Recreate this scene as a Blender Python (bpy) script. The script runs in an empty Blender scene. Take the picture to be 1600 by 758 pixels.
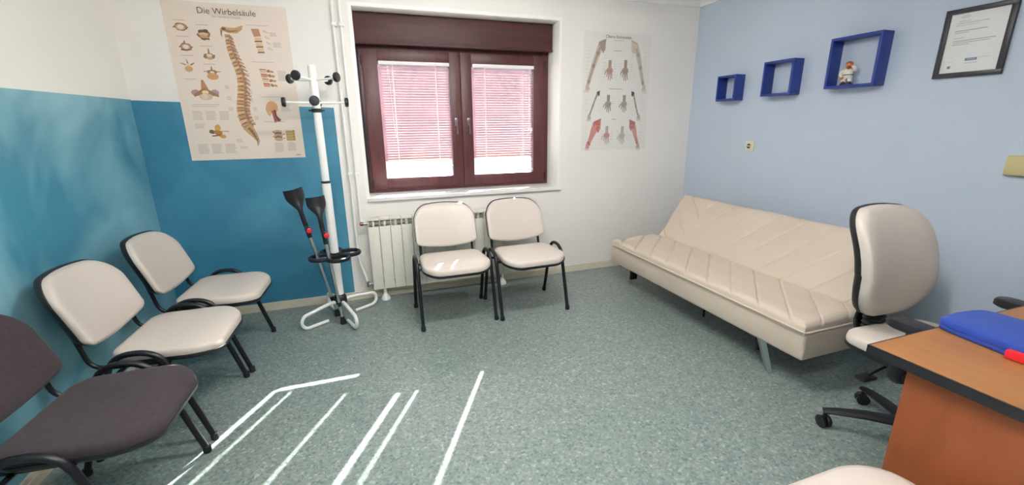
import bpy, bmesh, math, random
from mathutils import Vector, Matrix
random.seed(7)
S = bpy.context.scene
COL = S.collection
PI = math.pi

# ------------------------------------------------------------------ camera, sky, sun, exposure
FPX, YAW, PITCH, ROLL = 671.9, 0.33112, 0.26746, -0.010958
CAMH = 1.365
fw = Vector((math.sin(YAW)*math.cos(PITCH), math.cos(YAW)*math.cos(PITCH), -math.sin(PITCH)))
r0 = Vector((math.cos(YAW), -math.sin(YAW), 0)); u0 = r0.cross(fw)
rv = r0*math.cos(ROLL) + u0*math.sin(ROLL); uv_ = rv.cross(fw)
cam = bpy.data.cameras.new('camera'); camo = bpy.data.objects.new('camera', cam); COL.objects.link(camo)
cam.sensor_width = 36.0; cam.lens = FPX/1600*36.0; cam.clip_start = 0.02
M = Matrix((rv, uv_, -fw)).transposed().to_4x4(); M.translation = Vector((0, 0, CAMH))
camo.matrix_world = M
S.camera = camo

SUN_G = Vector((0.470, 0.883, 0)).normalized(); SUN_EL = math.radians(32.2)
sdir = Vector((SUN_G.x*math.cos(SUN_EL), SUN_G.y*math.cos(SUN_EL), math.sin(SUN_EL)))
w = bpy.data.worlds.new('world'); S.world = w; w.use_nodes = True
wn = w.node_tree; bg = wn.nodes['Background']
sky = wn.nodes.new('ShaderNodeTexSky'); sky.sky_type = 'NISHITA'; sky.sun_disc = False
sky.sun_elevation = SUN_EL; sky.sun_rotation = math.atan2(sdir.x, sdir.y)
sky.air_density = 1.0; sky.dust_density = 1.5
wn.links.new(sky.outputs[0], bg.inputs[0]); bg.inputs[1].default_value = 0.9
sl = bpy.data.lights.new('sun', 'SUN'); sl.energy = 34; sl.angle = math.radians(0.53); sl.color = (1, .96, .9)
slo = bpy.data.objects.new('sun', sl); COL.objects.link(slo)
slo.rotation_euler = (-sdir).to_track_quat('-Z', 'Y').to_euler(); slo.location = sdir*12

FILL_LAMP = 44.0
S.view_settings.view_transform = 'Standard'; S.view_settings.look = 'None'
S.view_settings.exposure = 1.1; S.view_settings.gamma = 1.0; S.view_settings.use_curve_mapping = False
try: S.cycles.max_bounces = 10; S.cycles.diffuse_bounces = 6; S.cycles.transparent_max_bounces = 12; S.cycles.sample_clamp_indirect = 6; S.cycles.caustics_reflective = False
except Exception: pass

# ------------------------------------------------------------------ room measures (metres, camera stands over x=0, y=0)
XL, XR, YB, YR, ZC = -1.352, 3.042, 3.524, -1.7, 2.43
WX0, WX1, WZ0, WZ1, WYO = 0.034, 1.652, 0.825, 2.186, 3.86     # window opening

# ------------------------------------------------------------------ helpers
def lin(c):
    if isinstance(c, str): c = [int(c[i:i+2], 16)/255 for i in (0, 2, 4)]
    else: c = [v/255 for v in c]
    return tuple((v/12.92 if v <= .04045 else ((v+.055)/1.055)**2.4) for v in c)+(1,)
def mat(name, c, rough=.5, metal=0, bump=None, vary=None, coat=0, spec=.5, sheen=0):
    """plain principled material; vary=(scale, amount) mottles the colour, bump=(scale, strength)"""
    m = bpy.data.materials.new(name); m.use_nodes = True; nt = m.node_tree; b = nt.nodes['Principled BSDF']
    col = lin(c); b.inputs['Base Color'].default_value = col
    b.inputs['Roughness'].default_value = rough; b.inputs['Metallic'].default_value = metal
    b.inputs['Specular IOR Level'].default_value = spec; b.inputs['Coat Weight'].default_value = coat
    b.inputs['Sheen Weight'].default_value = sheen
    tc = nt.nodes.new('ShaderNodeTexCoord')
    if vary:
        n = nt.nodes.new('ShaderNodeTexNoise'); n.inputs['Scale'].default_value = vary[0]; n.inputs['Detail'].default_value = 5
        nt.links.new(tc.outputs['Object'], n.inputs['Vector'])
        r = nt.nodes.new('ShaderNodeValToRGB'); r.color_ramp.elements[0].position = .3; r.color_ramp.elements[1].position = .7
        r.color_ramp.elements[0].color = tuple(v*(1-vary[1]) for v in col[:3])+(1,)
        r.color_ramp.elements[1].color = tuple(min(1, v*(1+vary[1])) for v in col[:3])+(1,)
        nt.links.new(n.outputs['Fac'], r.inputs['Fac']); nt.links.new(r.outputs['Color'], b.inputs['Base Color'])
    if bump:
        n = nt.nodes.new('ShaderNodeTexNoise'); n.inputs['Scale'].default_value = bump[0]; n.inputs['Detail'].default_value = 4
        nt.links.new(tc.outputs['Object'], n.inputs['Vector'])
        bp = nt.nodes.new('ShaderNodeBump'); bp.inputs['Strength'].default_value = bump[1]; bp.inputs['Distance'].default_value = .01
        nt.links.new(n.outputs['Fac'], bp.inputs['Height']); nt.links.new(bp.outputs['Normal'], b.inputs['Normal'])
    return m
def link(o, parent=None):
    COL.objects.link(o)
    if parent is not None: o.parent = parent
    return o
def obj(name, bm, m, parent=None, smooth=True, angle=40, loc=None):
    bmesh.ops.recalc_face_normals(bm, faces=bm.faces[:])
    me = bpy.data.meshes.new(name); bm.to_mesh(me); bm.free()
    if m is not None: me.materials.append(m)
    if smooth:
        me.polygons.foreach_set('use_smooth', [True]*len(me.polygons))
        try: me.set_sharp_from_angle(angle=math.radians(angle))
        except Exception: pass
    o = bpy.data.objects.new(name, me); link(o, parent)
    if loc is not None: o.location = loc
    return o
def tag(o, label=None, cat=None, group=None, kind=None):
    if label: o['label'] = label
    if cat: o['category'] = cat
    if group: o['group'] = group
    if kind: o['kind'] = kind
    return o
def thing(name, label, cat, loc=(0, 0, 0), rz=0, group=None):
    o = bpy.data.objects.new(name, None); o.empty_display_size = .1; link(o)
    o.location = loc; o.rotation_euler = (0, 0, rz); return tag(o, label, cat, group)
def dup(root, loc, rz, label=None, group=None):
    r = root.copy(); COL.objects.link(r); r.location = loc; r.rotation_euler = (0, 0, rz)
    if label: r['label'] = label
    if group: r['group'] = group
    for ch in list(root.children):
        c = ch.copy(); COL.objects.link(c); c.parent = r
        for g in list(ch.children):
            d = g.copy(); COL.objects.link(d); d.parent = c
    return r
def NB(): return bmesh.new()
def box(bm, x0, x1, y0, y1, z0, z1, bev=0, seg=2):
    r = bmesh.ops.create_cube(bm, size=1)
    for v in r['verts']:
        v.co = Vector(((x0+x1)/2+v.co.x*(x1-x0), (y0+y1)/2+v.co.y*(y1-y0), (z0+z1)/2+v.co.z*(z1-z0)))
    if bev > 0:
        es = list({e for v in r['verts'] for e in v.link_edges})
        bmesh.ops.bevel(bm, geom=es, offset=bev, segments=seg, profile=.5, affect='EDGES')
    return bm
def catmull(pts, n=6, closed=False):
    P = [Vector(p) for p in pts]; out = []; N = len(P)
    for i in range(N if closed else N-1):
        if closed: a, b, c, d = P[i-1], P[i], P[(i+1) % N], P[(i+2) % N]
        else: a, b, c, d = P[max(i-1, 0)], P[i], P[i+1], P[min(i+2, N-1)]
        for k in range(n):
            t = k/n
            out.append(.5*((2*b)+(c-a)*t+(2*a-5*b+4*c-d)*t*t+(3*b-a-3*c+d)*t**3))
    if not closed: out.append(P[-1])
    return out
def fillet(pts, rad, n=6):
    """round the inner corners of a polyline"""
    P = [Vector(p) for p in pts]; out = [P[0]]
    for i in range(1, len(P)-1):
        a, b, c = P[i-1], P[i], P[i+1]; d1 = (a-b); d2 = (c-b)
        r = min(rad, d1.length*.48, d2.length*.48); p = b+d1.normalized()*r; q = b+d2.normalized()*r
        for k in range(n+1):
            t = k/n; out.append(p*(1-t)**2+b*2*t*(1-t)+q*t*t)
    out.append(P[-1]); return out
def tube(bm, pts, r, n=10, closed=False, oval=1.0, ref=None, cap=True):
    P = [Vector(p) for p in pts]; N = len(P); rings = []
    prev = None
    for i, p in enumerate(P):
        if closed: t = (P[(i+1) % N]-P[i-1]).normalized()
        else: t = (P[min(i+1, N-1)]-P[max(i-1, 0)]).normalized()
        if ref is not None: a = Vector(ref)-t*t.dot(Vector(ref)); a.normalize()
        elif prev is None:
            a = Vector((0, 0, 1)) if abs(t.z) < .9 else Vector((1, 0, 0)); a = (a-t*t.dot(a)).normalized()
        else: a = (prev-t*t.dot(prev)).normalized()
        prev = a; b = t.cross(a)
        rr = r[i] if isinstance(r, (list, tuple)) else r
        rings.append([bm.verts.new(p+a*math.cos(2*PI*k/n)*rr*oval+b*math.sin(2*PI*k/n)*rr) for k in range(n)])
    for i in range(N if closed else N-1):
        A, B = rings[i], rings[(i+1) % N]
        for k in range(n): bm.faces.new((A[k], A[(k+1) % n], B[(k+1) % n], B[k]))
    if cap and not closed:
        bm.faces.new(rings[0][::-1]); bm.faces.new(rings[-1])
    return bm
def cyl(bm, p, q, r, n=16, r2=None):
    return tube(bm, [p, q], [r, r if r2 is None else r2], n)
def lathe(bm, prof, c=(0, 0, 0), n=20, axis='z', mtx=None):
    rings = []
    for (r, h) in prof:
        ring = []
        for k in range(n):
            a = 2*PI*k/n; v = Vector((r*math.cos(a), r*math.sin(a), h))
            if axis == 'x': v = Vector((h, v.x, v.y))
            if axis == 'y': v = Vector((v.x, h, v.y))
            if mtx is not None: v = mtx @ v
            ring.append(bm.verts.new(Vector(c)+v))
        rings.append(ring)
    for A, B in zip(rings, rings[1:]):
        for k in range(n): bm.faces.new((A[k], A[(k+1) % n], B[(k+1) % n], B[k]))
    bm.faces.new(rings[0][::-1]); bm.faces.new(rings[-1]); return bm
def rrect(x0, x1, y0, y1, radii, n=7):
    """rounded rectangle, radii at (x1,y1),(x0,y1),(x0,y0),(x1,y0), counter-clockwise, with extra points on the sides"""
    out = []; cs = [(x1, y1, -1, -1, 0), (x0, y1, 1, -1, 90), (x0, y0, 1, 1, 180), (x1, y0, -1, 1, 270)]
    for (cx, cy, sx, sy, a0), r in zip(cs, radii):
        for k in range(n+1):
            a = math.radians(a0+90*k/n); out.append((cx+sx*r+r*math.cos(a), cy+sy*r+r*math.sin(a)))
    res = []
    for i, p in enumerate(out):
        q = out[(i+1) % len(out)]; d = math.hypot(q[0]-p[0], q[1]-p[1]); m = max(1, int(d/.05))
        for k in range(m): res.append((p[0]+(q[0]-p[0])*k/m, p[1]+(q[1]-p[1])*k/m))
    return res
def prism(bm, outline, z0, z1, f=None):
    g = f or (lambda x, y, z: (x, y, z))
    A = [bm.verts.new(g(x, y, z0)) for x, y in outline]; B = [bm.verts.new(g(x, y, z1)) for x, y in outline]
    n = len(A)
    for k in range(n): bm.faces.new((A[k], A[(k+1) % n], B[(k+1) % n], B[k]))
    bm.faces.new(A[::-1]); bm.faces.new(B); return bm
def pad(bm, outline, prof, f=None):
    """stacked scaled outlines: prof = [(scale, z), ...], closed at both ends with a fan"""
    g = f or (lambda x, y, z: (x, y, z))
    cx = (min(p[0] for p in outline)+max(p[0] for p in outline))/2; cy = (min(p[1] for p in outline)+max(p[1] for p in outline))/2
    rings = [[bm.verts.new(g(cx+(x-cx)*s, cy+(y-cy)*s, z)) for x, y in outline] for s, z in prof]
    n = len(outline)
    for A, B in zip(rings, rings[1:]):
        for k in range(n): bm.faces.new((A[k], A[(k+1) % n], B[(k+1) % n], B[k]))
    for R, z in ((rings[0], prof[0][1]), (rings[-1], prof[-1][1])):
        c = bm.verts.new(g(cx, cy, z))
        for k in range(n): bm.faces.new((R[k], R[(k+1) % n], c))
    return bm
def grid(bm, f, nu, nv):
    V = [[bm.verts.new(f(i/nu, j/nv)) for j in range(nv+1)] for i in range(nu+1)]
    for i in range(nu):
        for j in range(nv): bm.faces.new((V[i][j], V[i+1][j], V[i+1][j+1], V[i][j+1]))
    return V

# ------------------------------------------------------------------ materials
def wall_mat(name, base, dado=None):
    """plaster; dado = (axis limits test nodes) paints the lower part blue"""
    m = mat(name, base, .75, bump=(60, .06)); nt = m.node_tree; b = nt.nodes['Principled BSDF']
    tc = nt.nodes.new('ShaderNodeTexCoord')
    n = nt.nodes.new('ShaderNodeTexNoise'); n.inputs['Scale'].default_value = 1.6; n.inputs['Detail'].default_value = 3
    nt.links.new(tc.outputs['Object'], n.inputs['Vector'])
    r = nt.nodes.new('ShaderNodeValToRGB'); c = lin(base)
    r.color_ramp.elements[0].position = .35; r.color_ramp.elements[1].position = .65
    r.color_ramp.elements[0].color = tuple(v*.965 for v in c[:3])+(1,); r.color_ramp.elements[1].color = c
    nt.links.new(n.outputs['Fac'], r.inputs['Fac']); out = r.outputs['Color']
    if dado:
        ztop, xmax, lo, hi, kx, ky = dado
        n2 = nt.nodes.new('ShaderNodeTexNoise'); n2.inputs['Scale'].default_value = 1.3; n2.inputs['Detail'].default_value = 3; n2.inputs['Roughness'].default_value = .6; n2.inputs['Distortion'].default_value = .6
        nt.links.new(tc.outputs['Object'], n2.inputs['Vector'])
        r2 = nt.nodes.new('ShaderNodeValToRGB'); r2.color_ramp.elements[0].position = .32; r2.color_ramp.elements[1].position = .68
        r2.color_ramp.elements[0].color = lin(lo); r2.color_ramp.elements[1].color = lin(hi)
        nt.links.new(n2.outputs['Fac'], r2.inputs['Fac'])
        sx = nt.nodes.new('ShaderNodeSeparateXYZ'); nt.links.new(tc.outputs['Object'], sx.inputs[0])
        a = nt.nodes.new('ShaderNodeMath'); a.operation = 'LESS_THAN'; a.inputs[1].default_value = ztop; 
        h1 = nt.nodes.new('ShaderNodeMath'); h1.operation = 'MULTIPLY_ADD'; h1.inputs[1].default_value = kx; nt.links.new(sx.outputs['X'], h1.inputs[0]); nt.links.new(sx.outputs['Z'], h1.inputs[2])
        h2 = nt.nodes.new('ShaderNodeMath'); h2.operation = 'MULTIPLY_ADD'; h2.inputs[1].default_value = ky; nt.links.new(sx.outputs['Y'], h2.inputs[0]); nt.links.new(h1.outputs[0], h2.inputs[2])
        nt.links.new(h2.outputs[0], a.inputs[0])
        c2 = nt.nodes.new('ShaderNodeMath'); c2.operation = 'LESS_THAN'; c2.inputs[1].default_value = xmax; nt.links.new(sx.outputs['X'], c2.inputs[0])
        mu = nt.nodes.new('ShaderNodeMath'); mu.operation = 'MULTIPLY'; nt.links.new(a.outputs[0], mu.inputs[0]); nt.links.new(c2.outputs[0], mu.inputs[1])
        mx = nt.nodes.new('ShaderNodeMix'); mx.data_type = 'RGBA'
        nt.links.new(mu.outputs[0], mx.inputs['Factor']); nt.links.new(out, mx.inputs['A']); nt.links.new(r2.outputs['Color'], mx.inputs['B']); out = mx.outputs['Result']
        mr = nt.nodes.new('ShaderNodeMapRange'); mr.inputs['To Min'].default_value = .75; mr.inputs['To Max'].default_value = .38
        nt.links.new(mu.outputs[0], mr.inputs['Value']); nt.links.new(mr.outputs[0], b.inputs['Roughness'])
    nt.links.new(out, b.inputs['Base Color']); return m
def floor_mat():
    m = mat('speckled_vinyl', (112, 130, 126), .33); nt = m.node_tree; b = nt.nodes['Principled BSDF']
    tc = nt.nodes.new('ShaderNodeTexCoord')
    def vor(scale):
        v = nt.nodes.new('ShaderNodeTexVoronoi'); v.inputs['Scale'].default_value = scale; nt.links.new(tc.outputs['Object'], v.inputs['Vector'])
        s = nt.nodes.new('ShaderNodeSeparateColor'); nt.links.new(v.outputs['Color'], s.inputs[0]); return s.outputs[0]
    r = nt.nodes.new('ShaderNodeValToRGB'); r.color_ramp.interpolation = 'CONSTANT'
    els = [(0, (84, 98, 97)), (.12, (108, 123, 120)), (.34, (121, 134, 130)), (.58, (131, 143, 138)), (.80, (150, 161, 155)), (.93, (130, 133, 122)), (.97, (174, 182, 177))]
    while len(r.color_ramp.elements) < len(els): r.color_ramp.elements.new(.5)
    for e, (p, c) in zip(r.color_ramp.elements, els): e.position = p; e.color = lin(c)
    nt.links.new(vor(95), r.inputs['Fac'])
    r2 = nt.nodes.new('ShaderNodeValToRGB'); r2.color_ramp.elements[0].color = lin((92, 108, 105)); r2.color_ramp.elements[1].color = lin((146, 157, 152))
    nt.links.new(vor(210), r2.inputs['Fac'])
    mx = nt.nodes.new('ShaderNodeMix'); mx.data_type = 'RGBA'; mx.inputs['Factor'].default_value = .4
    nt.links.new(r.outputs['Color'], mx.inputs['A']); nt.links.new(r2.outputs['Color'], mx.inputs['B'])
    nt.links.new(mx.outputs['Result'], b.inputs['Base Color']); return m
def wood_mat(name, a, bcol, axis=(1, 1, 9), rough=.4):
    m = mat(name, a, rough, bump=(80, .02)); nt = m.node_tree; b = nt.nodes['Principled BSDF']
    tc = nt.nodes.new('ShaderNodeTexCoord'); mp = nt.nodes.new('ShaderNodeMapping'); mp.inputs['Scale'].default_value = axis
    nt.links.new(tc.outputs['Object'], mp.inputs['Vector'])
    n = nt.nodes.new('ShaderNodeTexNoise'); n.inputs['Scale'].default_value = 4; n.inputs['Detail'].default_value = 6; n.inputs['Distortion'].default_value = .4
    nt.links.new(mp.outputs[0], n.inputs['Vector'])
    r = nt.nodes.new('ShaderNodeValToRGB'); r.color_ramp.elements[0].position = .3; r.color_ramp.elements[1].position = .7
    r.color_ramp.elements[0].color = lin(a); r.color_ramp.elements[1].color = lin(bcol)
    nt.links.new(n.outputs['Fac'], r.inputs['Fac']); nt.links.new(r.outputs['Color'], b.inputs['Base Color']); return m
MT = {}
MT['floor'] = floor_mat()
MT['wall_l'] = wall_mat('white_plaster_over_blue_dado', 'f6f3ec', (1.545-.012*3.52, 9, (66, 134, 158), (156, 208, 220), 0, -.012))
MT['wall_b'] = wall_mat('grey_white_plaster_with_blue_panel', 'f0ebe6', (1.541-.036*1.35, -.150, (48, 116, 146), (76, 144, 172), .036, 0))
MT['wall_r'] = wall_mat('light_blue_plaster', (198, 209, 226))
MT['ceil'] = mat('ceiling_white', 'eceae6', .8)
MT['base'] = mat('cream_skirting', 'd9d0bd', .45)
MT['white_trim'] = mat('white_gloss_paint', 'f3f2ef', .35)
MT['sill'] = mat('white_marble', 'eceae8', .25, vary=(7, .05))
MT['maroon'] = wood_mat('dark_mahogany', (58, 27, 27), (76, 38, 39), (1.2, 1.2, 10), .55)
MT['maroon_v'] = wood_mat('dark_mahogany_upright', '431e20', '582a2c', (10, 10, 1.2), .45)
MT['hardware'] = mat('dark_hinge_metal', '3a3336', .4, .7)
MT['handle'] = mat('pewter_handle', '8d8388', .3, .9)
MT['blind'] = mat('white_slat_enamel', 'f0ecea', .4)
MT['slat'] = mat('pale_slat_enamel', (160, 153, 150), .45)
MT['cord'] = mat('white_cord', 'eeeae6', .7)
MT['vinyl'] = mat('cream_white_vinyl', (205, 194, 184), .36, bump=(160, .05), vary=(5, .02))
MT['sofa'] = mat('cream_leatherette', 'd0c0af', .42, bump=(45, .16), vary=(4, .025))
MT['grey_fabric'] = mat('charcoal_fabric', (62, 54, 57), .95, bump=(420, .35), vary=(60, .12), sheen=.05, spec=.2)
MT['black'] = mat('black_plastic', '16161b', .45)
MT['black_metal'] = mat('black_powder_coat', '14141a', .34, .2)
MT['rubber'] = mat('black_rubber', '15151a', .75)
MT['chrome'] = mat('brushed_steel', 'b9b9bb', .28, 1)
MT['alu'] = mat('aluminium_tube', 'cfd0d2', .3, 1)
MT['red'] = mat('red_plastic', 'd0202c', .35)
MT['white_metal'] = mat('white_enamelled_tube', 'efeeea', .3)
MT['radiator'] = mat('radiator_enamel', 'e4e0d4', .38)
MT['rad_dark'] = mat('radiator_inner_fins', 'b9b4a6', .6)
MT['copper'] = mat('copper_knob', '8a5a45', .4, .6)
MT['blue'] = mat('royal_blue_lacquer', (30, 54, 136), .4)
MT['blue_case'] = mat('blue_plastic', '223f96', .42)
MT['beech'] = wood_mat('beech_laminate', (144, 94, 48), (154, 103, 56), (9, 1.0, 1.0), .4)
MT['beech_shaded'] = wood_mat('beech_laminate_shaded', (130, 66, 30), (142, 74, 36), (1.0, 5, 1.1), .45)  # same laminate as the desktop, its weaker light put into a darker colour
MT['picframe'] = mat('black_frame_lacquer', '2a2830', .4)
MT['paper'] = mat('white_paper', 'e6e5e4', .6)
MT['poster'] = mat('poster_paper_beige', 'e6d6c9', .55)
MT['poster2'] = mat('poster_paper_white', 'e6e2dc', .5)
MT['socket'] = mat('cream_socket_plastic', 'e3d9bd', .4)
MT['switch'] = mat('yellowed_plastic', 'c9bd8c', .45)
MT['hole'] = mat('socket_hole', '3a352c', .7)
MT['ceram_white'] = mat('glazed_cream', 'e5dfd2', .35)
MT['skin'] = mat('glazed_orange_skin', 'c9764e', .4)
MT['hair'] = mat('glazed_red_brown', '9a4526', .45)
MT['shoe'] = mat('glazed_black', '25222a', .35)
MT['roof'] = mat('red_roof_tile', (134, 78, 70), .8, vary=(3, .2))
MT['facade'] = mat('white_render', 'eee6df', .8)
MT['ground'] = mat('pale_paving', 'b5aea3', .9)
# pane: clear with a weak reflection
m = bpy.data.materials.new('window_glass'); m.use_nodes = True; nt = m.node_tree
for n in list(nt.nodes):
    if n.type == 'BSDF_PRINCIPLED': nt.nodes.remove(n)
tr = nt.nodes.new('ShaderNodeBsdfTransparent'); gl = nt.nodes.new('ShaderNodeBsdfGlossy'); gl.inputs['Roughness'].default_value = .02
ms = nt.nodes.new('ShaderNodeMixShader'); ms.inputs[0].default_value = .06
nt.links.new(tr.outputs[0], ms.inputs[1]); nt.links.new(gl.outputs[0], ms.inputs[2]); nt.links.new(ms.outputs[0], nt.nodes['Material Output'].inputs[0])
MT['glass'] = m
# flat print: colour comes from the printed polygon
m = bpy.data.materials.new('print_ink'); m.use_nodes = True; nt = m.node_tree
at = nt.nodes.new('ShaderNodeAttribute'); at.attribute_name = 'ink'
nt.links.new(at.outputs['Color'], nt.nodes['Principled BSDF'].inputs['Base Color']); nt.nodes['Principled BSDF'].inputs['Roughness'].default_value = .55
MT['ink'] = m
# glow of the added ceiling tubes, unseen fill for the walls
m = bpy.data.materials.new('fill_lamp_glow'); m.use_nodes = True; b = m.node_tree.nodes['Principled BSDF']
b.inputs['Emission Color'].default_value = (1, .985, .97, 1); b.inputs['Emission Strength'].default_value = FILL_LAMP
MT['lamp'] = m

# ------------------------------------------------------------------ the setting
def struct(name, bm, m, parent=None, smooth=False, label=None):
    o = obj(name, bm, m, parent, smooth)
    if parent is None: o['kind'] = 'structure'
    if label: o['label'] = label
    return o
struct('floor', box(NB(), XL-.15, XR+.15, YR-.15, YB+.35, -.12, 0), MT['floor'], label='grey-green speckled vinyl floor')
struct('ceiling', box(NB(), XL-.15, XR+.15, YR-.15, YB+.35, ZC, ZC+.15), MT['ceil'], label='white ceiling')
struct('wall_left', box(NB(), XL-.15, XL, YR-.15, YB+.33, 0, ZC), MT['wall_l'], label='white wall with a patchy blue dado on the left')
struct('wall_right', box(NB(), XR, XR+.15, YR-.15, YB+.33, 0, ZC), MT['wall_r'], label='light blue wall on the right')
struct('wall_rear', box(NB(), XL, XR, YR-.15, YR, 0, ZC), MT['ceil'], label='plain white wall behind the viewer')
bm = NB()
box(bm, XL, WX0, YB, WYO, 0, ZC); box(bm, WX1, XR, YB, WYO, 0, ZC)
box(bm, WX0, WX1, YB, WYO, 0, WZ0-.03); box(bm, WX0, WX1, YB, WYO, WZ1, ZC)
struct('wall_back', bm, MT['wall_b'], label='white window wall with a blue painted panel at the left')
def skirting(name, x0, x1, y0, y1, dx, dy):
    bm = NB(); box(bm, min(x0, x0+dx) if dx else x0, max(x0, x0+dx) if dx else x1, min(y0, y0+dy) if dy else y0, max(y0, y0+dy) if dy else y1, 0, .038)
    k = .62
    box(bm, min(x0, x0+dx*k) if dx else x0, max(x0, x0+dx*k) if dx else x1, min(y0, y0+dy*k) if dy else y0, max(y0, y0+dy*k) if dy else y1, .038, .062, .003)
    return struct(name, bm, MT['base'], label='low cream skirting with a ridge')
skirting('baseboard_back', XL, XR, YB, YB, 0, -.016)
skirting('baseboard_left', XL, XL, YR, YB, .016, 0)
skirting('baseboard_right', XR, XR, YR, YB, -.016, 0)
# crown moulding
def crown(name, prof, a, b, along):
    bm = NB(); A = []; B = []
    for (d, z) in prof:
        if along == 'x': A.append(bm.verts.new((a, YB-d, z))); B.append(bm.verts.new((b, YB-d, z)))
        else: A.append(bm.verts.new((XR-d, a, z))); B.append(bm.verts.new((XR-d, b, z)))
    n = len(A)
    for k in range(n): bm.faces.new((A[k], A[(k+1) % n], B[(k+1) % n], B[k]))
    bm.faces.new(A); bm.faces.new(B[::-1]); return struct(name, bm, MT['white_trim'], label='white ceiling moulding')
prof = [(0, 2.372), (.012, 2.372), (.016, 2.385), (.03, 2.4), (.034, 2.412), (.05, 2.43), (0, 2.43)]
crown('trim_1', prof, XL, XR, 'x'); crown('trim_2', prof, YR, YB, 'y')
# white corner bead round the window opening
bm = NB()
box(bm, WX0-.022, WX0, YB-.004, YB, WZ0-.03, WZ1+.02); box(bm, WX1, WX1+.014, YB-.004, YB, WZ0, WZ1+.02); box(bm, WX0, WX1, YB-.004, YB, WZ1, WZ1+.02)
struct('trim_3', bm, MT['white_trim'], label='white plaster edge round the window opening')
# reveal lining, painted white
bm = NB()
box(bm, WX1-.004, WX1, YB, WYO, WZ0, WZ1); box(bm, WX0, WX0+.004, YB, WYO, WZ0, WZ1); box(bm, WX0, WX1, YB, WYO, WZ1-.004, WZ1)
struct('trim_4', bm, MT['white_trim'], label='white painted window reveal')
bm = NB(); box(bm, WX0-.012, WX1+.022, YB-.028, WYO-.06, WZ0-.03, WZ0, .004)
struct('trim_5', bm, MT['sill'], label='white marble window sill')

# window
FY = 3.742                                                    # front face of the sashes
PZ0, PZ1 = .943, 1.853
PANES = [(.193, .757), (.945, 1.503)]
win = bpy.data.objects.new('window_1', None); link(win); win.location = (0, 0, 0)
tag(win, 'dark mahogany double window with a shutter box above', kind='structure')
bm = NB(); f0, f1 = .038, 1.648
box(bm, f0, .095, FY+.012, FY+.075, .828, 1.97, .003); box(bm, 1.592, f1, FY+.012, FY+.075, .828, 1.97, .003)
box(bm, .095, 1.592, FY+.012, FY+.075, .828, .872, .003); box(bm, .095, 1.592, FY+.012, FY+.075, 1.92, 1.97, .003)
obj('outer_frame', bm, MT['maroon_v'], win)
for i, ((a, b), (s0, s1)) in enumerate(zip(PANES, ((.078, .846), (.850, 1.612)))):
    bm = NB(); z0, z1 = .852, 1.938
    box(bm, s0, a, FY, FY+.055, z0, z1, .004); box(bm, b, s1, FY, FY+.055, z0, z1, .004)
    box(bm, a-.002, b+.002, FY, FY+.055, z0, PZ0, .004); box(bm, a-.002, b+.002, FY, FY+.055, PZ1, z1, .004)
    sash = obj('sash', bm, MT['maroon_v'], win)
    obj('pane', box(NB(), a-.006, b+.006, FY+.034, FY+.038, PZ0-.006, PZ1+.006), MT['glass'], sash, False)
    hx = .797 if i == 0 else .905
    bm = NB(); box(bm, hx-.012, hx+.012, FY-.008, FY, 1.36, 1.425, .003)
    cyl(bm, (hx, FY, 1.405), (hx, FY-.035, 1.405), .008)
    tube(bm, fillet([(hx, FY-.032, 1.412), (hx, FY-.036, 1.39), (hx, FY-.036, 1.29)], .012), .008, 8, oval=.7)
    obj('handle', bm, MT['handle'], sash)
    ex = s0-.004 if i == 0 else s1+.004
    for hz in (.90, 1.86):
        bm = NB(); cyl(bm, (ex, FY-.004, hz-.035), (ex, FY-.004, hz+.035), .007, 10); obj('hinge', bm, MT['hardware'], sash)
bm = NB(); box(bm, .044, 1.645, 3.66, WYO+.004, 1.968, 2.181, .005)
sb = obj('shutter_box', bm, MT['maroon'], win)
obj('shutter_box_lip', box(NB(), .044, 1.645, 3.652, 3.668, 1.962, 1.976, .003), MT['maroon'], sb)
# roller shutter, a little way down outside the panes
for k in range(3):
    bm = NB(); box(bm, .06, 1.63, WYO-.038, WYO-.026, 1.842+.042*k, 1.842+.042*k+.039, .004); obj('shutter_slat', bm, MT['maroon'], win)
# strap guide at the left of the frame
bm = NB(); box(bm, .052, .068, FY-.012, FY+.012, .86, 1.93, .003); obj('strap_guide', bm, MT['hardware'], win)

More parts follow.
